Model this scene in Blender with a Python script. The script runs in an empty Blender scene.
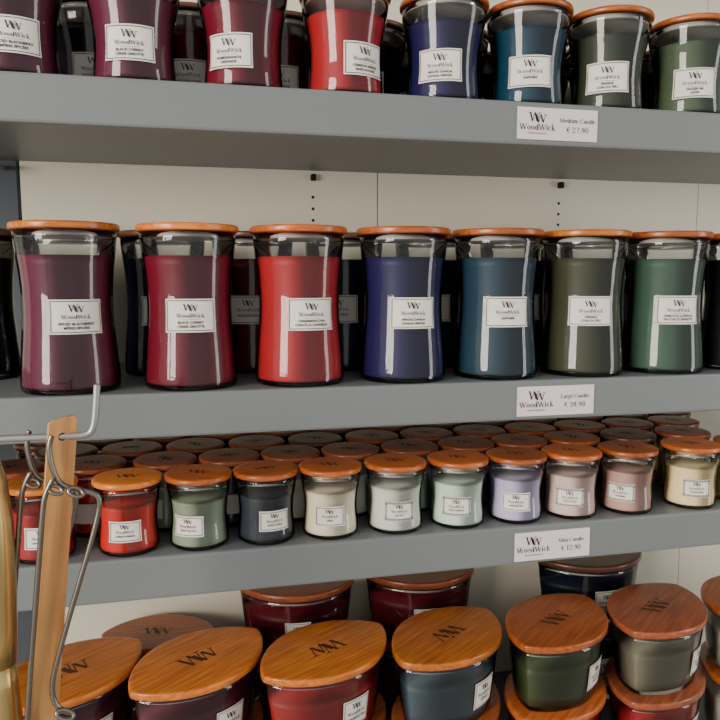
import bpy, bmesh, math, random
from mathutils import Vector, Matrix
random.seed(4)
C = bpy.context.scene.collection
Z0 = 1.5
THETA = math.radians(13.0); PHI = math.radians(6.5); D = 0.745

# ------------------------------------------------------------ materials
def lin(c):
    return tuple(((v/255)/12.92 if v/255 <= .04045 else ((v/255+.055)/1.055)**2.4) for v in c)+(1,)
def newmat(name):
    m = bpy.data.materials.new(name); m.use_nodes = True
    nt = m.node_tree; b = nt.nodes['Principled BSDF']
    return m, nt, b
def simple(name, rgb, rough=.5, metal=0, noise=.06, nscale=30, spec=.5, sss=0):
    m, nt, b = newmat(name)
    tc = nt.nodes.new('ShaderNodeTexCoord'); n = nt.nodes.new('ShaderNodeTexNoise')
    n.inputs['Scale'].default_value = nscale; n.inputs['Detail'].default_value = 3
    nt.links.new(tc.outputs['Object'], n.inputs['Vector'])
    mx = nt.nodes.new('ShaderNodeMix'); mx.data_type = 'RGBA'
    c = lin(rgb)
    mx.inputs[6].default_value = tuple(v*(1-noise*2) for v in c[:3])+(1,)
    mx.inputs[7].default_value = tuple(min(1, v*(1+noise*2)) for v in c[:3])+(1,)
    nt.links.new(n.outputs['Fac'], mx.inputs[0]); nt.links.new(mx.outputs[2], b.inputs['Base Color'])
    b.inputs['Roughness'].default_value = rough; b.inputs['Metallic'].default_value = metal
    b.inputs['Specular IOR Level'].default_value = spec
    return m
def wood(name, rgb1, rgb2, rough=.28, s=60, axis=0):
    m, nt, b = newmat(name)
    tc = nt.nodes.new('ShaderNodeTexCoord'); mp = nt.nodes.new('ShaderNodeMapping')
    sc = [s, s, s]; sc[axis] = s*.08
    mp.inputs['Scale'].default_value = sc
    oi = nt.nodes.new('ShaderNodeObjectInfo'); ad = nt.nodes.new('ShaderNodeVectorMath'); ad.operation = 'ADD'
    cm = nt.nodes.new('ShaderNodeCombineXYZ'); ml = nt.nodes.new('ShaderNodeMath'); ml.operation = 'MULTIPLY'; ml.inputs[1].default_value = 9
    nt.links.new(oi.outputs['Random'], ml.inputs[0]); nt.links.new(ml.outputs[0], cm.inputs[1]); nt.links.new(ml.outputs[0], cm.inputs[2])
    nt.links.new(tc.outputs['Object'], ad.inputs[0]); nt.links.new(cm.outputs[0], ad.inputs[1])
    nt.links.new(ad.outputs[0], mp.inputs['Vector'])
    n = nt.nodes.new('ShaderNodeTexNoise'); n.inputs['Scale'].default_value = 4; n.inputs['Detail'].default_value = 5
    nt.links.new(mp.outputs[0], n.inputs['Vector'])
    r = nt.nodes.new('ShaderNodeValToRGB'); r.color_ramp.elements[0].position = .3; r.color_ramp.elements[1].position = .7
    r.color_ramp.elements[0].color = lin(rgb1); r.color_ramp.elements[1].color = lin(rgb2)
    nt.links.new(n.outputs['Fac'], r.inputs[0])
    # broad stain variation across the lid
    n2 = nt.nodes.new('ShaderNodeTexNoise'); n2.inputs['Scale'].default_value = 16; n2.inputs['Detail'].default_value = 2
    nt.links.new(ad.outputs[0], n2.inputs['Vector'])
    hs = nt.nodes.new('ShaderNodeHueSaturation')
    m2 = nt.nodes.new('ShaderNodeMapRange'); m2.inputs[3].default_value = .72; m2.inputs[4].default_value = 1.12
    nt.links.new(oi.outputs['Random'], m2.inputs[0])
    m3 = nt.nodes.new('ShaderNodeMapRange'); m3.inputs[1].default_value = .3; m3.inputs[2].default_value = .7; m3.inputs[3].default_value = .82; m3.inputs[4].default_value = 1.12
    nt.links.new(n2.outputs['Fac'], m3.inputs[0])
    mm = nt.nodes.new('ShaderNodeMath'); mm.operation = 'MULTIPLY'
    nt.links.new(m2.outputs[0], mm.inputs[0]); nt.links.new(m3.outputs[0], mm.inputs[1]); nt.links.new(mm.outputs[0], hs.inputs['Value'])
    nt.links.new(r.outputs[0], hs.inputs['Color']); nt.links.new(hs.outputs[0], b.inputs['Base Color'])
    b.inputs['Roughness'].default_value = rough
    return m
def glassmat():
    m = bpy.data.materials.new('clear_glass'); m.use_nodes = True; nt = m.node_tree
    nt.nodes.clear()
    o = nt.nodes.new('ShaderNodeOutputMaterial'); t = nt.nodes.new('ShaderNodeBsdfTransparent')
    g = nt.nodes.new('ShaderNodeBsdfGlossy'); mx = nt.nodes.new('ShaderNodeMixShader')
    fr = nt.nodes.new('ShaderNodeFresnel'); fr.inputs['IOR'].default_value = 1.52
    lw = nt.nodes.new('ShaderNodeLayerWeight'); lw.inputs['Blend'].default_value = .5
    r = nt.nodes.new('ShaderNodeValToRGB')   # longer glass path at the rims absorbs more
    r.color_ramp.elements[0].position = .55; r.color_ramp.elements[0].color = (.98, .985, .98, 1)
    r.color_ramp.elements[1].position = 1; r.color_ramp.elements[1].color = (.60, .62, .62, 1)
    nt.links.new(lw.outputs['Facing'], r.inputs[0]); nt.links.new(r.outputs[0], t.inputs['Color'])
    g.inputs['Roughness'].default_value = .035
    nt.links.new(fr.outputs[0], mx.inputs[0]); nt.links.new(t.outputs[0], mx.inputs[1]); nt.links.new(g.outputs[0], mx.inputs[2])
    nt.links.new(mx.outputs[0], o.inputs[0])
    return m
GLASS = glassmat()
LID_O = wood('lid_wood_orange', (176, 88, 26), (224, 134, 52))
LID_B = wood('lid_wood_brown', (144, 70, 28), (194, 102, 44))
LID_R = wood('lid_wood_reddish', (118, 60, 36), (158, 84, 52))
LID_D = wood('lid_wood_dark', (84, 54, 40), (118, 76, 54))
PLANK = wood('light_beech_wood', (172, 116, 66), (204, 150, 92), s=40, axis=2)
PAPER = simple('label_paper', (220, 214, 206), .6, noise=.015)
TAGP = simple('tag_paper', (214, 200, 206), .5, noise=.015)
INK = simple('black_ink', (30, 28, 30), .6)
BURN = simple('burnt_logo', (72, 38, 20), .6)
SEAL = simple('clear_seal_ring', (170, 163, 154), .3)
METAL = simple('grey_painted_shelf_metal', (108, 113, 115), .40, noise=.02, nscale=8)
POSTM = simple('slate_grey_post', (76, 81, 90), .5, noise=.02)
PANEL = simple('cream_back_panel', (236, 229, 209), .7, noise=.02, nscale=5)
HOLE = simple('dark_hole', (30, 30, 30), .9)
CHROME = simple('dark_steel', (134, 128, 120), .28, metal=1, noise=.06)
WHITEM = simple('grey_metal_wire', (160, 160, 160), .35, metal=.7)
BRASS = simple('brass', (210, 182, 124), .30, metal=1, noise=.05)
FLOORM = simple('floor_tile_grey', (178, 172, 160), .5, noise=.05, nscale=3)
WALLM = simple('white_wall_paint', (215, 213, 207), .8, noise=.02, nscale=3)
WAX = {}
def wax(cname):
    if cname not in WAX:
        WAX[cname] = simple('wax_'+cname, COL[cname], .45, noise=.09, nscale=14, spec=.2)
    return WAX[cname]
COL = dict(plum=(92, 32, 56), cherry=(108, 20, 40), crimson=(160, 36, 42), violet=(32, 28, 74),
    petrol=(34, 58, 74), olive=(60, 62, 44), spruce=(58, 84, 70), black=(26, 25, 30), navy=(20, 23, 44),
    red=(196, 46, 38), sage=(138, 152, 130), slate=(56, 60, 74), cream=(238, 228, 202), seafoam=(218, 222, 212),
    mint=(208, 224, 212), lavender=(188, 178, 210), mauve=(216, 190, 182), rose=(188, 150, 140), vanilla=(238, 218, 170),
    teal=(22, 58, 78), moss=(56, 62, 50), fir=(76, 90, 68), wine=(90, 18, 28), steel=(68, 84, 96), taupe=(120, 116, 100),
    green=(60, 72, 46), ivory=(226, 222, 208))

# ------------------------------------------------------------ mesh helpers
def mesh_from(name, verts, faces, mats, smooth=True, fm=None):
    me = bpy.data.meshes.new(name); me.from_pydata([tuple(v) for v in verts], [], faces)
    for m in mats: me.materials.append(m)
    for i, p in enumerate(me.polygons):
        p.use_smooth = smooth
        if fm: p.material_index = fm[i]
    me.update(); return me
def lathe(name, pts, mat, seg=56):
    v = []; f = []; rings = []
    for r, z in pts:
        if r < 1e-6: rings.append([len(v)]); v.append((0, 0, z))
        else:
            rings.append(list(range(len(v), len(v)+seg)))
            for i in range(seg):
                a = 2*math.pi*i/seg; v.append((r*math.cos(a), r*math.sin(a), z))
    for A, B in zip(rings, rings[1:]):
        for i in range(seg):
            j = (i+1) % seg
            if len(A) == 1: f.append((A[0], B[j], B[i]))
            elif len(B) == 1: f.append((A[i], A[j], B[0]))
            else: f.append((A[i], A[j], B[j], B[i]))
    return mesh_from(name, v, f, [mat])
def outline(a, b, n=72, p=1.42):
    o = []
    for i in range(n):
        t = 2*math.pi*i/n; s = math.sin(t)
        o.append((a*math.cos(t), b*math.copysign(abs(s)**p, s)))
    return o
def lens_lathe(name, rings_in, mat, n=72):
    v = []; f = []; R = []
    for a, b, z in rings_in:
        if a < 1e-6: R.append([len(v)]); v.append((0, 0, z))
        else:
            R.append(list(range(len(v), len(v)+n))); v += [(x, y, z) for x, y in outline(a, b, n)]
    for A, B in zip(R, R[1:]):
        for i in range(n):
            j = (i+1) % n
            if len(A) == 1: f.append((A[0], B[j], B[i]))
            elif len(B) == 1: f.append((A[i], A[j], B[0]))
            else: f.append((A[i], A[j], B[j], B[i]))
    return mesh_from(name, v, f, [mat])
def box_mesh(name, x0, x1, y0, y1, z0, z1, mat, bev=.0015):
    bm = bmesh.new(); bmesh.ops.create_cube(bm, size=1)
    for q in bm.verts:
        q.co = Vector((x0+(q.co.x+.5)*(x1-x0), y0+(q.co.y+.5)*(y1-y0), z0+(q.co.z+.5)*(z1-z0)))
    if bev: bmesh.ops.bevel(bm, geom=bm.edges[:], offset=bev, segments=2, affect='EDGES')
    me = bpy.data.meshes.new(name); bm.to_mesh(me); bm.free(); me.materials.append(mat); return me
def spline(ctrl):
    def R(z):
        if z <= ctrl[0][0]: return ctrl[0][1]
        if z >= ctrl[-1][0]: return ctrl[-1][1]
        for i in range(len(ctrl)-1):
            if ctrl[i][0] <= z <= ctrl[i+1][0]: break
        def tan(k):
            k0 = max(0, k-1); k1 = min(len(ctrl)-1, k+1)
            return (ctrl[k1][1]-ctrl[k0][1])/(ctrl[k1][0]-ctrl[k0][0])
        h = ctrl[i+1][0]-ctrl[i][0]; t = (z-ctrl[i][0])/h
        return ((2*t**3-3*t*t+1)*ctrl[i][1]+(t**3-2*t*t+t)*h*tan(i)+(-2*t**3+3*t*t)*ctrl[i+1][1]+(t**3-t*t)*h*tan(i+1))
    return R
_tc = {}
def text2d(s, bold=0.0):
    if (s, bold) in _tc: return _tc[(s, bold)]
    cu = bpy.data.curves.new('t', 'FONT'); cu.body = s; cu.size = 1; cu.align_x = 'CENTER'; cu.resolution_u = 2; cu.offset = bold
    ob = bpy.data.objects.new('t', cu); C.objects.link(ob)
    dg = bpy.context.evaluated_depsgraph_get(); me = bpy.data.meshes.new_from_object(ob.evaluated_get(dg))
    v = [(q.co.x, q.co.y) for q in me.vertices]; f = [tuple(p.vertices) for p in me.polygons]
    bpy.data.objects.remove(ob); bpy.data.curves.remove(cu); bpy.data.meshes.remove(me)
    _tc[(s, bold)] = (v, f); return v, f
TH, TN = .12, .05
def ln(x0, y0, x1, y1, w=TN): return ('q', x0, y0, x1, y1, w)
def st(x, y0, y1, w=TH, sb=1, stp=1):
    r = [ln(x, y0, x, y1, w)]
    if sb: r.append(('b', x, y0))
    if stp: r.append(('t', x, y1))
    return r
def ar(cx, cy, rx, ry, a0=0, a1=360): return ('a', cx, cy, rx, ry, a0, a1)
GL = {
 'W': (.98, [ln(.06, .72, .29, 0, TH), ln(.29, 0, .5, .72), ln(.44, .72, .68, 0, TH), ln(.68, 0, .9, .72), ('t', .06, .72), ('t', .46, .72), ('t', .9, .72)]),
 'M': (.9, st(.1, 0, .72, TN)+[ln(.1, .72, .43, 0, TH), ln(.43, 0, .76, .72)]+st(.76, 0, .72)),
 'L': (.58, st(.14, 0, .72)+[ln(.14, .02, .5, .02), ln(.51, 0, .53, .16)]),
 'C': (.7, [ar(.36, .36, .31, .36, 48, 312), ln(.6, .5, .6, .7)]),
 'o': (.52, [ar(.25, .25, .2, .25)]), 'c': (.45, [ar(.25, .25, .2, .25, 45, 315)]),
 'e': (.48, [ar(.24, .25, .19, .25, 5, 318), ln(.06, .28, .43, .28)]),
 'd': (.56, [ar(.23, .25, .18, .25)]+st(.42, 0, .72, TH, 1, 0)), 'g': (.5, [ar(.23, .32, .16, .18), ar(.24, -.06, .2, .13), ln(.3, .47, .46, .5)]),
 'i': (.27, st(.13, 0, .5)+[ln(.13, .61, .13, .71, .11)]), 'l': (.27, st(.13, 0, .74)),
 'k': (.54, st(.13, 0, .74)+[ln(.17, .2, .42, .48), ln(.23, .28, .46, 0, TH), ('b', .47, 0)]),
 'u': (.56, st(.13, .12, .5, TH, 0)+[ar(.27, .14, .14, .14, 180, 360)]+st(.42, 0, .5)),
 'n': (.56, st(.13, 0, .5)+[ar(.27, .34, .14, .16, 0, 180)]+st(.42, 0, .34, TH, 1, 0)),
 'm': (.84, st(.13, 0, .5)+[ar(.27, .34, .14, .16, 0, 180)]+st(.41, 0, .34, TH, 1, 0)+[ar(.55, .34, .14, .16, 0, 180)]+st(.7, 0, .34, TH, 1, 0)),
 'r': (.4, st(.13, 0, .5)+[ar(.27, .34, .13, .15, 20, 180)]),
 'a': (.48, st(.35, 0, .36, TH, 1, 0)+[ar(.22, .36, .13, .14, 0, 165), ar(.22, .14, .15, .14)]),
 '€': (.62, [ar(.38, .36, .25, .36, 48, 312), ln(.02, .43, .46, .43), ln(.02, .31, .42, .31)]),
 ',': (.24, [ln(.13, .08, .13, -.02, .1), ln(.15, .0, .08, -.12)]), ' ': (.28, []),
 '0': (.58, [ar(.28, .36, .21, .36)]), '1': (.42, st(.2, 0, .72, TH, 1, 0)+[ln(.2, .7, .07, .6)]),
 '2': (.56, [ar(.26, .52, .18, .2, -35, 180), ln(.42, .42, .07, .03), ln(.05, .04, .48, .04, .085)]),
 '3': (.56, [ar(.25, .54, .17, .18, -80, 160), ar(.25, .19, .2, .19, -160, 85)]),
 '7': (.56, [ln(.05, .68, .5, .68, .08), ln(.48, .68, .22, 0, .075)]), '8': (.58, [ar(.28, .54, .17, .17), ar(.28, .19, .21, .19)]),
 '9': (.56, [ar(.27, .5, .19, .22), ar(.22, .36, .24, .36, -80, 30)])}
def serif2d(s):
    if ('S', s) in _tc: return _tc[('S', s)]
    v = []; f = []; x = 0
    def quad(a, b, c, d):
        k = len(v); v.extend([a, b, c, d]); f.append((k, k+1, k+2, k+3))
    for ch in s:
        w, prim = GL[ch]
        for p in prim:
            if p[0] == 'q':
                _, x0, y0, x1, y1, t = p
                if abs(y1-y0) >= abs(x1-x0)*.9: quad((x+x0-t/2, y0), (x+x1-t/2, y1), (x+x1+t/2, y1), (x+x0+t/2, y0))
                else: quad((x+x0, y0-t/2), (x+x1, y1-t/2), (x+x1, y1+t/2), (x+x0, y0+t/2))
            elif p[0] == 'b': quad((x+p[1]-.11, p[2]), (x+p[1]+.11, p[2]), (x+p[1]+.11, p[2]+.035), (x+p[1]-.11, p[2]+.035))
            elif p[0] == 't': quad((x+p[1]-.11, p[2]-.035), (x+p[1]+.05, p[2]-.035), (x+p[1]+.05, p[2]), (x+p[1]-.11, p[2]))
            else:
                _, cx, cy, rx, ry, a0, a1 = p; n = max(4, int(abs(a1-a0)/24)); pr = None
                for i in range(n+1):
                    a = math.radians(a0+(a1-a0)*i/n); t = TN+(TH-TN)*abs(math.cos(a)); ca, sa = math.cos(a), math.sin(a)
                    cur = ((x+cx+(rx+t*.2)*ca, cy+ry*sa), (x+cx+(rx-t*.8)*ca, cy+(ry-TN)*sa))
                    if pr: quad(pr[0], cur[0], cur[1], pr[1])
                    pr = cur
        x += w
    v = [(a-x/2, b) for a, b in v]; _tc[('S', s)] = (v, f); return v, f
def logo2d():
    v = []; f = []
    def quad(x0, y0, x1, y1, w):
        b = len(v); v.extend([(x0-w/2, y0), (x1-w/2, y1), (x1+w/2, y1), (x0+w/2, y0)]); f.append((b, b+3, b+2, b+1))
    def W(ox, oy, h):
        q = [(0, 1), (.27, 0), (.52, 1), (.79, 0), (1.04, 1)]
        for i in range(4):
            (xa, ya), (xb, yb) = q[i], q[i+1]
            quad(ox+xb, oy+yb*h, ox+xa, oy+ya*h, .17 if i % 2 == 0 else .06)
        for xx in (0, 1.04): quad(ox+xx-.0, oy+h-.05, ox+xx, oy+h, .32)
    W(-.85, .1, .9); W(-.17, 0, .82)
    return v, f
LOGO = logo2d()
class Flat:
    def __init__(s): s.v = []; s.f = []
    def add(s, vf, x, y, sc, sy=None, rot=0):
        sy = sy or sc; b = len(s.v)
        for (px, py) in vf[0]: s.v.append((x+px*sc, y+py*sy))
        s.f += [tuple(i+b for i in p) for p in vf[1]]
    def rect(s, x0, x1, y0, y1, n=1):
        for k in range(n):
            xa = x0+(x1-x0)*k/n; xb = x0+(x1-x0)*(k+1)/n
            b = len(s.v); s.v += [(xa, y0), (xb, y0), (xb, y1), (xa, y1)]; s.f.append((b, b+1, b+2, b+3))
    def frame(s, w, h, t):
        s.rect(-w/2, w/2, h/2-t, h/2, 16); s.rect(-w/2, w/2, -h/2, -h/2+t, 16)
        s.rect(-w/2, -w/2+t, -h/2, h/2); s.rect(w/2-t, w/2, -h/2, h/2)
    def stripes(s, w, h):
        n = 17
        for k in range(n):
            x = -w/2+w*(k+.25)/n
            for y0 in (h/2-.0030, -h/2+.0006): s.rect(x, x+w/n*.5, y0, y0+.0024)
        m = 9
        for k in range(1, m-1):
            y = -h/2+h*(k+.25)/m
            for x0 in (-w/2+.0006, w/2-.0028): s.rect(x0, x0+.0022, y, y+h/m*.5)
    def to(s, name, fn, mat): return mesh_from(name, [fn(x, y) for x, y in s.v], s.f, [mat], smooth=False)

# ------------------------------------------------------------ candle kinds
KIND = dict(
 large=dict(ctrl=[(0, .0468), (.002, .0486), (.010, .0492), (.040, .0470), (.080, .0440), (.115, .0452), (.145, .0486), (.158, .0500), (.1622, .0500)],
   H=.1622, top=.170, lr=.0534, wax=.137, lw=.051, lh=.034, lz=.077),
 medium=dict(ctrl=[(0, .0380), (.003, .0406), (.012, .0408), (.038, .0390), (.062, .0402), (.086, .0452), (.100, .0473), (.1042, .0473)],
   H=.1042, top=.111, lr=.0497, wax=.083, lw=.048, lh=.034, lz=.036),
 mini=dict(ctrl=[(0, .0288), (.002, .0310), (.008, .0314), (.030, .0296), (.046, .0306), (.060, .0330), (.068, .0340), (.0712, .0340)],
   H=.0712, top=.078, lr=.0358, wax=.0505, lw=.033, lh=.0220, lz=.027))
M = {}
def cached(key, fn):
    if key not in M: M[key] = fn()
    return M[key]
def art(w, h, lines, small=False, stripes=False):
    F = Flat()
    if stripes: F.stripes(w, h)
    else: F.frame(w-.003, h-.003, .0007 if not small else .0006)
    F.add(LOGO, 0, h*.13, h*.225)
    F.add(serif2d('WoodWick'), 0, -h*.06, h*.17)
    F.rect(-w*.2, w*.2, -h*.12, -h*.112, 6)
    for i, l in enumerate(lines):
        F.add(text2d(l, .03), 0, -h*.24-i*h*.12, min(h*.105, w*.80/(max(6, len(l))*.64)), h*.105)
    return F
def add(name, me, parent=None, **kw):
    o = bpy.data.objects.new(name, me); C.objects.link(o)
    if parent: o.parent = parent
    for k, v in kw.items(): o[k] = v
    return o
def empty(name, loc, rotz, label, cat, group=None):
    o = bpy.data.objects.new(name, None); C.objects.link(o); o.empty_display_size = .02
    o.location = loc; o.rotation_euler = (0, 0, math.radians(rotz)); o['label'] = label; o['category'] = cat
    if group: o['group'] = group
    return o
LN = {'lid_wood_orange': 'orange', 'lid_wood_brown': 'brown', 'lid_wood_reddish': 'reddish', 'lid_wood_dark': 'dark'}
def candle(kind, X, Y, z, color, rot, lid, lines, cname, group, extra='', stripes=False):
    K = KIND[kind]; R = spline(K['ctrl']); H = K['H']
    size = dict(large='tall', medium='medium', mini='small')[kind]
    e = empty('jar_candle', (X, Y, z), rot, f"{size} {cname} hourglass jar candle, {LN[lid.name]} wooden lid{extra}", 'candle', group)
    def jar():
        zs = [0, .0006, .0012, .002, .004, .008]+[H*i/20 for i in range(1, 21)]
        return lathe(kind+'_jar', [(0, 0)]+[(R(q), q) for q in sorted(zs)]+[(R(H)-.002, H), (R(H)-.0022, H-.006)], GLASS)
    def wx():
        t = .0020; b0 = .0050 if kind != 'mini' else .0038
        zs = [b0+.0008, b0+.003, b0+.006]+[b0+.006+(K['wax']-b0-.006)*i/14 for i in range(1, 15)]
        p = [(0, b0), (R(b0)-t-.002, b0)]+[(R(q)-t, q) for q in zs]+[(R(K['wax'])-t-.002, K['wax']+.0006), (0, K['wax'])]
        return lathe(kind+'_wax', p, wax(color))
    def ld():
        r = K['lr']; t = K['top']
        return lathe(kind+'_lid', [(0, H+.0005), (r-.002, H+.0005), (r-.0003, H+.0012), (r, H+.002), (r, t-.002), (r-.0005, t-.0008), (r-.002, t), (r-.006, t), (0, t)], lid)
    def sl():
        r = R(H)-.0035
        return lathe(kind+'_seal', [(0, H-.006), (r-.002, H-.006), (r, H-.0055), (r, H-.0045), (r-.001, H-.004), (r-.001, H-.0025), (r, H-.002), (r, H-.0005), (0, H-.0005)], SEAL)
    add('glass_jar', cached((kind, 'j'), jar), e)
    add('wax', cached((kind, 'w', color), wx), e)
    l = add('lid', cached((kind, 'l', lid.name), ld), e)
    add('lid_seal', cached((kind, 's'), sl), l)
    if kind == 'mini':
        def lg():
            F = Flat(); F.add(LOGO, 0, -.006, .0125); return F.to('lid_logo', lambda x, y: (x, y, K['top']+.0002), BURN)
        add('burnt_logo', cached((kind, 'lg'), lg), l)
    rc = R(K['lz'])
    def mp(off):
        def fn(s, t):
            a = s/rc; r = R(K['lz']+t)+off; return (r*math.sin(a), -r*math.cos(a), K['lz']+t)
        return fn
    def lab():
        w, h = K['lw'], K['lh']; nx, nz = 16, 8; fn = mp(.0004)
        v = [fn(-w/2+w*i/nx, -h/2+h*j/nz) for j in range(nz+1) for i in range(nx+1)]
        f = [(j*(nx+1)+i, j*(nx+1)+i+1, (j+1)*(nx+1)+i+1, (j+1)*(nx+1)+i) for j in range(nz) for i in range(nx)]
        return mesh_from(kind+'_label', v, f, [PAPER])
    p = add('paper_label', cached((kind, 'lab'), lab), e)
    if lines:
        add('printed_text', cached((kind, 't', tuple(lines), stripes), lambda: art(K['lw'], K['lh'], lines, kind == 'mini', stripes).to('print', mp(.0009), INK)), p)
    return e

# ------------------------------------------------------------ shelf heights (relative to eye level)
S1, S2, S3, S4 = Z0+.1905, Z0-.115, Z0-.286, Z0-.640
DEPTH = .29
LTX = [('plum', 18, ['SPICED BLACKBERRY', 'MÛRES ÉPICÉES'], 'plum purple'), ('cherry', 1, ['BLACK CHERRY', 'CERISE GRIOTTE'], 'dark cherry red'),
       ('crimson', 9, ['CINNAMON CHAI', 'CHAI À LA CANNELLE'], 'crimson red'), ('violet', -1, ['HINOKI DAHLIA', 'DAHLIA HINOKI'], 'deep indigo'),
       ('petrol', -6, ['SAPPHIRE'], 'petrol blue'), ('olive', -18, ['FIRESIDE', 'COIN DU FEU'], 'dark olive'),
       ('spruce', -12, ['HEMLOCK & SPRUCE', 'PRUCHE ET ÉPINETTE'], 'spruce green'), ('black', -30, ['BLACK AMBER'], 'black')]
LX = [-.126, -.0038, .1144, .2340, .3485, .4620, .5730, .688]
lids = [LID_O, LID_O, LID_B, LID_B, LID_B, LID_O, LID_B, LID_B]
for x, (c, r, t, n), l in zip(LX, LTX, lids):
    candle('large', x, .0500, S2, c, r, l, t, n, 'tall candles on the middle shelf')
BX = [-.25, -.142, -.034, .074, .19, .31, .43, .55, .67]
BC = ['black', 'black', 'navy', 'wine', 'navy', 'navy', 'navy', 'black', 'black']
for x, c in zip(BX, BC):
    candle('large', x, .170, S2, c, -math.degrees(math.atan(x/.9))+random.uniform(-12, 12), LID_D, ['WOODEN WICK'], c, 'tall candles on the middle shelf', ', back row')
MT = [('plum', 11, ['SPICED BLACKBERRY', 'MÛRES ÉPICÉES'], 'plum purple'), ('plum', -3, ['BLACK CHERRY', 'CERISE GRIOTTE'], 'plum red'),
      ('cherry', -26, ['POMEGRANATE', 'GRENADE'], 'dark cherry red'), ('crimson', 21, ['CRIMSON BERRIES', 'BAIES ROUGES'], 'crimson red'),
      ('violet', -25, ['HINOKI DAHLIA', 'DAHLIA HINOKI'], 'deep indigo'), ('teal', -21, ['SAPPHIRE'], 'dark teal blue'),
      ('moss', -31, ['FIRESIDE', 'COIN DU FEU'], 'dark moss'), ('fir', -25, ['FRASIER FIR', 'SAPIN'], 'fir green'), ('black', -30, ['BLACK AMBER'], 'black')]
MX = [-.165, -.052, .058, .1675, .280, .382, .4846, .594, .70]
for x, (c, r, t, n) in zip(MX, MT):
    candle('medium', x, .052, S1, c, r, LID_O if x < .2 else LID_B, t, n, 'medium candles on the top shelf')
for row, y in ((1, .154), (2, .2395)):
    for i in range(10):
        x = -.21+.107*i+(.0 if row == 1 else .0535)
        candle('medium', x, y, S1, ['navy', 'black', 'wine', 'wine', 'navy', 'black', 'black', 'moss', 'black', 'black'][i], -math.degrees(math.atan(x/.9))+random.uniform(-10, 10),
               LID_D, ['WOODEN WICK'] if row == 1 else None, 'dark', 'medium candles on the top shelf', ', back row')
MIX = [-.158, -.073, .0005, .073, .1455, .2215, .2977, .3717, .4445, .5216, .612, .690]
MIC = [('crimson', 8, 'crimson', ['CINNAMON CHAI']), ('red', -3, 'bright red', ['CRIMSON BERRIES']), ('sage', -24, 'sage green', ['WHITE WILLOW']), ('slate', 12, 'charcoal blue', ['INDIGO SUEDE']),
       ('cream', -12, 'cream', ['LINEN']), ('seafoam', -6, 'pale seafoam', ['SEA SALT']), ('mint', -22, 'pale mint', ['PURE COMFORT']), ('lavender', -23, 'lavender', ['LAVENDER SPA']),
       ('mauve', -30, 'mauve', ['SOLAR YLANG']), ('rose', -46, 'dusty rose', ['CASHMERE']), ('vanilla', -20, 'vanilla yellow', ['VANILLA BEAN']), ('vanilla', -35, 'vanilla yellow', ['VANILLA BEAN'])]
for i, (x, (c, r, n, t)) in enumerate(zip(MIX, MIC)):
    candle('mini', x, .0345, S3, c, r, LID_O if i < 2 else LID_B, t, n, 'small candles on the lower shelf', stripes=i in (5, 6, 8, 9, 10))
for row, y in ((1, .103), (2, .171), (3, .239)):
    for i in range(12 if row < 3 else 13):
        x = -.192+.0765*i+(.037 if row == 2 else 0)+(.0 if row != 3 else -.002)
        if row == 1:
            x = (MIX[i]+MIX[i-1])/2 if i > 0 else MIX[0]-.045
        c = MIC[min(i, 11)]
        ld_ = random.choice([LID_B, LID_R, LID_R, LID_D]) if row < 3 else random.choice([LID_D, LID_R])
        candle('mini', x, y, S3, c[0], c[1]+random.uniform(-15, 15), ld_, None, c[2], 'small candles on the lower shelf', ', back row')

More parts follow.
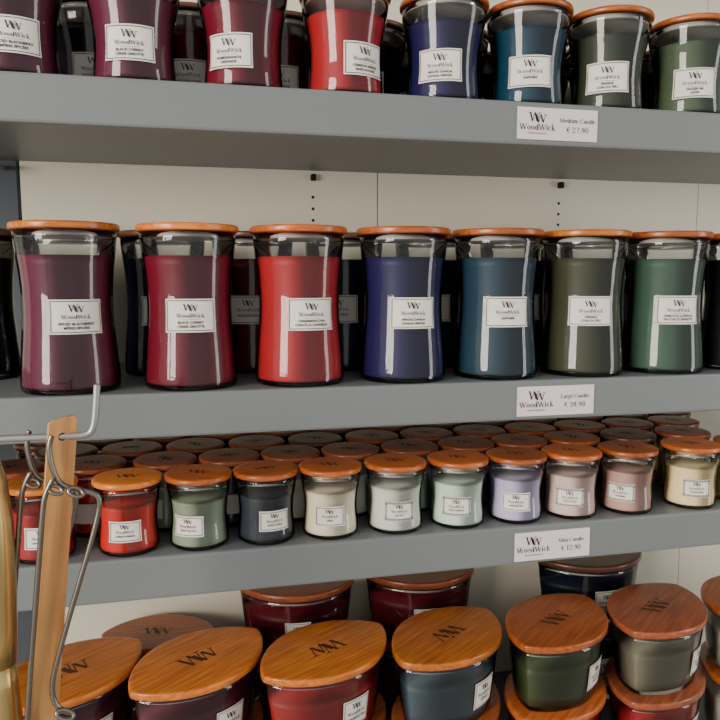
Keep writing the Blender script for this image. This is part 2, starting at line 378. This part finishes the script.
# ------------------------------------------------------------ leaf shaped candles
EA, EB, EH, ET = .0935, .0635, .084, .094
def scale_z(z):
    return .84+.16*min(1, z/EH)**.7
def boat(X, Y, z, rot, color, lid, cname, lines, flip=False, extra=''):
    e = empty('leaf_candle', (X, Y, z), rot, f"leaf-shaped {cname} glass candle with {LN[lid.name]} wooden lid, {extra}", 'candle', 'leaf-shaped candles on the bottom shelf')
    def jar():
        rr = [(0, 0, 0)]+[((EA-.004)*scale_z(q), (EB-.004)*scale_z(q), q) for q in [0, .001, .003]+[EH*i/10 for i in range(1, 11)]]
        rr += [(EA-.007, EB-.007, EH), (EA-.007, EB-.007, EH-.006)]
        return lens_lathe('leaf_jar', rr, GLASS)
    def wx():
        zt = .060; rr = [(0, 0, .005)]+[((EA-.0065)*scale_z(q), (EB-.0065)*scale_z(q), q) for q in [.005, .010, .02, .03, .04, .05, zt]]+[(0, 0, zt)]
        return lens_lathe('leaf_wax', rr, wax(color))
    def ld():
        a, b = EA, EB; h = EH+.0005
        return lens_lathe('leaf_lid', [(0, 0, h), (a-.002, b-.002, h), (a, b, h+.0015), (a, b, ET-.002), (a-.0006, b-.0006, ET-.0006), (a-.002, b-.002, ET), (a-.006, b-.006, ET), (0, 0, ET)], lid)
    def sl():
        a, b = EA-.009, EB-.009
        return lens_lathe('leaf_seal', [(0, 0, EH-.007), (a, b, EH-.007), (a, b, EH-.0005), (0, 0, EH-.0005)], SEAL)
    add('glass_jar', cached(('b', 'j'), jar), e); add('wax', cached(('b', 'w', color), wx), e)
    l = add('lid', cached(('b', 'l', lid.name), ld), e); add('lid_seal', cached(('b', 's'), sl), l)
    def lg():
        F = Flat(); F.add(LOGO, 0, -.012, .025); return F.to('leaf_logo', lambda x, y: (x, y, ET+.0002), BURN)
    g = add('burnt_logo', cached(('b', 'lg'), lg), l)
    if flip: g.rotation_euler = (0, 0, math.pi)
    LZ, w, h = .036, .042, .036
    O = outline(EA-.004, EB-.004, 720)
    O = O[540:]+O[:540]
    acc = [0]
    for i in range(1, 361): acc.append(acc[-1]+math.dist(O[i], O[i-1]))
    def mp(off):
        def fn(s, t):
            sg = 1 if s >= 0 else -1; q = abs(s)
            k = 0
            while acc[k+1] < q: k += 1
            x, y = O[k]; x2, y2 = O[k+1]; u = (q-acc[k])/(acc[k+1]-acc[k]); x += (x2-x)*u; y += (y2-y)*u
            sc = scale_z(LZ+t); return (sg*x*sc, y*sc-off, LZ+t)
        return fn
    def lab():
        nx, nz = 12, 4; fn = mp(.0006)
        v = [fn(-w/2+w*i/nx, -h/2+h*j/nz) for j in range(nz+1) for i in range(nx+1)]
        f = [(j*(nx+1)+i, j*(nx+1)+i+1, (j+1)*(nx+1)+i+1, (j+1)*(nx+1)+i) for j in range(nz) for i in range(nx)]
        return mesh_from('leaf_label', v, f, [PAPER])
    p = add('paper_label', cached(('b', 'lab'), lab), e)
    add('printed_text', cached(('b', 't', tuple(lines)), lambda: art(w, h, lines).to('print', mp(.0013), INK)), p)
    return e
zu = S4+ET+.0006
FR = [(-.151, .100, 38, 'plum', LID_O, 'plum', ['BLACK CHERRY']), (-.004, .094, 38, 'plum', LID_O, 'plum', ['BLACK CHERRY']), (.148, .083, 30, 'crimson', LID_O, 'crimson', ['CINNAMON CHAI']),
      (.3065, .084, 36, 'steel', LID_O, 'steel blue', ['SAPPHIRE']), (.4620, .089, 38, 'green', LID_B, 'olive', ['FRASIER FIR']), (.615, .091, 38, 'taupe', LID_R, 'taupe', ['FIRESIDE']),
      (.768, .092, 38, 'ivory', LID_B, 'ivory', ['LINEN'])]
LOWC = ['plum', 'cherry', 'crimson', 'steel', 'red', 'crimson', 'ivory']
for (x, y, r, c, l, n, t), lc in zip(FR, LOWC):
    boat(x, y, zu, r, c, l, n, t, extra='atop another', flip=x in (.148, .3065))
    boat(x-.001, y-.004, S4, r, lc, LID_B if l is not LID_R else LID_R, lc, t, extra='under another')
RAISE = 1.30
for x, y, r, c, l in [(-.058, .226, -6, 'wine', LID_B), (.132, .226, -6, 'wine', LID_R), (.314, .226, -6, 'wine', LID_R), (.590, .226, 0, 'navy', LID_D)]:
    sc = .88 if x < .5 else .95
    zt = ET*RAISE
    if x < 0: sc = .80; zt = ET*.72
    o = boat(x, y, S4+zt+.0006, r, c, l, 'dark '+c, ['WOODEN WICK'], extra='back row'); o.scale = (sc, sc, 1)
    o = boat(x, y, S4, r, c, l, 'dark '+c, ['WOODEN WICK'], extra='back row, below'); o.scale = (sc, sc, zt/ET)

# ------------------------------------------------------------ shelving
XL, XR = -.75, 1.25
def top(name, me, label, cat, group=None):
    o = add(name, me); o['label'] = label; o['category'] = cat
    if group: o['group'] = group
    return o
def shelf():
    hf = .046
    pr = [(.0, -.003), (.0009, -.0009), (.003, 0), (DEPTH-.002, 0), (DEPTH-.002, -.039), (.018, -.039), (.018, -hf+.002), (.016, -hf), (.003, -hf), (.0009, -hf+.0009), (0, -hf+.003)]
    n = len(pr); v = [(XL, y, z) for y, z in pr]+[(XR, y, z) for y, z in pr]
    f = [(i, (i+1) % n, (i+1) % n+n, i+n) for i in range(n)]+[tuple(range(n))[::-1], tuple(range(n, 2*n))]
    me = mesh_from('shelf', v, f, [METAL], smooth=False)
    bm = bmesh.new(); bm.from_mesh(me); bmesh.ops.recalc_face_normals(bm, faces=bm.faces[:]); bm.to_mesh(me); bm.free()
    return me
sm = shelf()
for zt in (S1, S2, S3, S4, .12, Z0+.52):
    o = top('shelf_board', sm, 'long grey painted metal shelf with folded front edge', 'shelf', 'metal shelf boards'); o.location = (0, -.0, zt-.0003)
def panel(x0, x1, holes):
    v = []; f = []; fm = []
    z0, z1 = .0, Z0+.75; y = DEPTH; a, b = y, y+.012
    v += [(x0, a, z0), (x1, a, z0), (x1, a, z1), (x0, a, z1), (x0, b, z0), (x1, b, z0), (x1, b, z1), (x0, b, z1)]
    f += [(0, 1, 2, 3), (4, 7, 6, 5), (0, 4, 5, 1), (3, 2, 6, 7), (0, 3, 7, 4), (1, 5, 6, 2)]; fm += [0]*6
    for hx in holes:
        for base in (-1.1, -.8, -.5, -.22, .082, .38, .65):
            for k in range(3):
                zz = Z0+base+k*.0162
                b = len(v); v += [(hx+.0022*math.cos(q*math.pi/6), y-.0003, zz+.0022*math.sin(q*math.pi/6)) for q in range(12)]
                f.append(tuple(range(b, b+12))); fm.append(1)
    return mesh_from('back_panel', v, f, [PANEL, HOLE], smooth=False, fm=fm)
for a, b, h in ((-.216, .2642, [.170]), (.2658, .80, [.554]), (.8016, XR-.045, [1.1]), (XL+.045, -.264, [-.5])):
    top('back_panel', panel(a, b, h), 'cream painted back panel with small peg holes', 'back panel', 'cream back panels')
for x in (-.240, XL+.02, XR-.02):
    top('upright_post', box_mesh('post', x-.022, x+.022, DEPTH-.001, DEPTH+.03, 0, Z0+.8, POSTM, .002), 'slate grey metal upright post of the shelving', 'post', 'shelving upright posts')
def tube(name, pts, r, mat, cyclic=False, res=4, poly=False):
    cu = bpy.data.curves.new('c', 'CURVE'); cu.dimensions = '3D'; cu.bevel_depth = r; cu.bevel_resolution = 3; cu.resolution_u = res; cu.use_fill_caps = True
    sp = cu.splines.new('POLY' if poly else 'NURBS'); sp.points.add(len(pts)-1)
    for p, q in zip(sp.points, pts): p.co = (*q, 1)
    if not poly: sp.order_u = 3; sp.use_endpoint_u = True
    sp.use_cyclic_u = cyclic
    ob = bpy.data.objects.new('c', cu); C.objects.link(ob)
    dg = bpy.context.evaluated_depsgraph_get(); me = bpy.data.meshes.new_from_object(ob.evaluated_get(dg))
    bpy.data.objects.remove(ob); me.name = name; me.materials.clear(); me.materials.append(mat)
    for p in me.polygons: p.use_smooth = True
    return me
for hx in (.170, .554):
    top('shelf_clip', box_mesh('clip', hx-.0035, hx+.0035, DEPTH-.010, DEPTH-.0004, Z0+.137, Z0+.146, HOLE, .001), 'small dark clip on the back panel under a shelf', 'shelf clip', 'dark shelf clips')
top('screw_hook', tube('screw', [(-.235, .290, Z0+.141), (-.235, .265, Z0+.141), (-.235, .258, Z0+.139), (-.235, .256, Z0+.132)], .0028, WHITEM), 'small pale metal screw hook on the upright post', 'hook')

# ------------------------------------------------------------ price tags
def tag(xc, zc, l1, l2, nm):
    e = empty('price_tag', (xc, -.0003, zc), 0, f'white price card for {nm} candles on shelf edge', 'price tag', 'price cards on shelf edges')
    w, h = .096, .034
    add('card', box_mesh('card', -w/2, w/2, -.0012, .0003, -h/2, h/2, TAGP, .0002), e)
    F = Flat()
    F.add(LOGO, -.0245, .0012, .0105); F.add(serif2d('WoodWick'), -.0245, -.0068, .0088); F.add(text2d('HOME FRAGRANCE', 0), -.0245, -.0112, .0026)
    F.add(serif2d(l1), .0235, .0024, .0062); F.add(serif2d(l2), .0235, -.0080, .0080)
    add('printed_text', F.to('tag_text', lambda x, y: (x, -.0016, y), INK), e)
tag(.3945, Z0+.1670, 'Medium Candle', '€ 27,90', 'medium')
tag(.4025, Z0-.1395, 'Large Candle', '€ 38,90', 'large')
tag(.4040, Z0-.3110, 'Mini Candle', '€ 12,90', 'mini')

# ------------------------------------------------------------ accessory stand
TY = -.195
sd = empty('accessory_stand', (-.30, TY, 0), 0, 'grey metal accessory stand with upturned hook arm', 'display stand')
add('pole', lathe('pole', [(0, 0), (.09, 0), (.09, .008), (.012, .012), (.008, .02), (.008, Z0+.1), (0, Z0+.1)], WHITEM, 32), sd)
add('hook_arm', tube('arm', [(0, 0, Z0-.1126), (.1, 0, Z0-.1135), (.205, 0, Z0-.1146), (.222, 0, Z0-.1146), (.2265, 0, Z0-.110), (.2285, 0, Z0-.095), (.2300, 0, Z0-.0776)], .0025, WHITEM), sd)
def strip():
    cu = bpy.data.curves.new('s', 'CURVE'); cu.dimensions = '2D'; cu.fill_mode = 'BOTH'; cu.extrude = .002; cu.bevel_depth = .0004
    L = .27
    def poly(pts):
        sp = cu.splines.new('POLY'); sp.points.add(len(pts)-1); sp.use_cyclic_u = True
        for p, q in zip(sp.points, pts): p.co = (q[0], q[1], 0, 1)
    w = .0095
    poly([(-w, .007), (-w, -L), (w, -L), (w, .012), (w*.7, .0135), (-w*.7, .0095)])
    poly([(.0034*math.cos(a*math.pi/8), -.002+.0034*math.sin(a*math.pi/8)) for a in range(16)])
    ob = bpy.data.objects.new('s', cu); C.objects.link(ob)
    dg = bpy.context.evaluated_depsgraph_get(); me = bpy.data.meshes.new_from_object(ob.evaluated_get(dg)); bpy.data.objects.remove(ob)
    me.transform(Matrix.Rotation(math.pi/2, 4, 'X')); me.materials.clear(); me.materials.append(PLANK); return me
s = top('wooden_strip', strip(), 'long tan beech wood strip hanging on a hook', 'wooden tool')
s.location = (-.0955, TY, Z0-.1126); s.rotation_euler = (0, math.radians(6.0), math.radians(20))
y = TY
A = [(-.1005, -.1115), (-.1030, -.117), (-.1020, -.132), (-.0985, -.1445), (-.0920, -.1500), (-.0800, -.1530), (-.0720, -.1560), (-.0700, -.161), (-.0712, -.170)]
A += [(-.0758, -.187), (-.0810, -.204), (-.0868, -.222), (-.0930, -.242), (-.0990, -.262), (-.1050, -.282), (-.1090, -.298), (-.1085, -.311), (-.1030, -.3200), (-.0950, -.3225)]
B = [(-.1005, -.142), (-.1060, -.152), (-.1080, -.163), (-.1110, -.190), (-.1145, -.220), (-.1180, -.250), (-.1215, -.280), (-.1250, -.310), (-.1285, -.345)]
mA = tube('a', [(x, 0, h) for x, h in A], .0020, CHROME)
mB = tube('b', [(x, -.0046, h) for x, h in B], .0020, CHROME)
def ring(cx, cz, rx, rz): return tube('r', [(cx+rx*math.cos(a), -.004+.0015*math.sin(a), cz+rz*math.sin(a)-.3*rx*math.cos(a)) for a in [k*math.pi/8 for k in range(17)]], .0015, CHROME)
mC, mD, mE = ring(-.0855, -.1525, .0050, .0028), ring(-.0990, -.1500, .0045, .0026), ring(-.1000, -.3205, .0060, .0030)
for dx, dy, lb in ((0, -.011, 'dark steel wick trimmer with long thin legs on hook'), (-.019, .010, 'dark steel wick trimmer hanging behind a wooden strip')):
    e = empty('wick_trimmer', (dx, TY+dy, Z0), 0, lb, 'wick trimmer', 'wick trimmers hanging on the hook')
    add('handle_arm', mA, e); add('handle_arm', mB, e); add('clasp', mC, e); add('clasp', mD, e); add('clasp', mE, e)
e = empty('candle_snuffer', (-.1470, TY+.001, Z0-.1146), 0, 'broad brass candle tool hanging beside wick trimmers', 'candle snuffer')
add('handle', lathe('h', [(0, -.17), (.0120, -.169), (.0140, -.14), (.0155, -.10), (.0150, -.06), (.0125, -.030), (.007, -.010), (0, -.005)], BRASS, 32), e)
add('bell', lathe('bell', [(.0001, -.168), (.0115, -.17), (.0125, -.185), (.014, -.21), (.0145, -.26), (.0138, -.26), (.012, -.20), (0, -.176)], BRASS, 32), e)
add('hanging_ring', tube('ring', [(0, .0055*math.cos(a), -.0003+.0055*math.sin(a)) for a in [k*math.pi/6 for k in range(13)]], .0008, BRASS), e)

# ------------------------------------------------------------ room
def struct(name, me):
    o = add(name, me); o['kind'] = 'structure'; return o
struct('floor', box_mesh('floor', -3, 4, -4, .5, -.02, 0, FLOORM, 0))
struct('wall_back', box_mesh('wall', -3, 4, DEPTH+.032, DEPTH+.12, 0, 3, WALLM, 0))

# ------------------------------------------------------------ light
w = bpy.data.worlds.new('w'); bpy.context.scene.world = w; w.use_nodes = True
nt = w.node_tree; bg = nt.nodes['Background']
tc = nt.nodes.new('ShaderNodeTexCoord'); sx = nt.nodes.new('ShaderNodeSeparateXYZ'); mr = nt.nodes.new('ShaderNodeMapRange')
nt.links.new(tc.outputs['Generated'], sx.inputs[0]); nt.links.new(sx.outputs['Y'], mr.inputs[0])
mr.inputs[1].default_value = .25; mr.inputs[2].default_value = -1; mr.inputs[3].default_value = .25; mr.inputs[4].default_value = .9
nt.links.new(mr.outputs[0], bg.inputs[1]); bg.inputs[0].default_value = (1, .985, .96, 1)
def area(name, loc, tgt, sx, sy, p, col):
    l = bpy.data.lights.new(name, 'AREA'); l.shape = 'RECTANGLE'; l.size = sx; l.size_y = sy; l.energy = p; l.color = col
    o = bpy.data.objects.new(name, l); C.objects.link(o); o.location = loc
    o.rotation_euler = (Vector(tgt)-Vector(loc)).to_track_quat('-Z', 'Y').to_euler(); return o
area('assumed_window_light', (-2.5, -2.1, 2.1), (.1, 0, 1.4), 1.3, 1.9, 165, (1, .925, .82))  # added area lamp for an assumed, unseen window; no window is modelled
area('side_streak_light', (2.0, -.75, 1.6), (.3, 0, 1.4), .35, 1.8, 14, (1, .97, .94))  # unseen narrow panel added on the right for tall streaks on the glass

# ------------------------------------------------------------ camera
cd = bpy.data.cameras.new('cam'); cam = bpy.data.objects.new('camera', cd); C.objects.link(cam)
cd.lens = 36; cd.sensor_width = 36; cd.sensor_fit = 'HORIZONTAL'; cd.clip_start = .02
cam.location = (0, -D, Z0); cam.rotation_euler = (math.pi/2-PHI, 0, -THETA)
bpy.context.scene.camera = cam
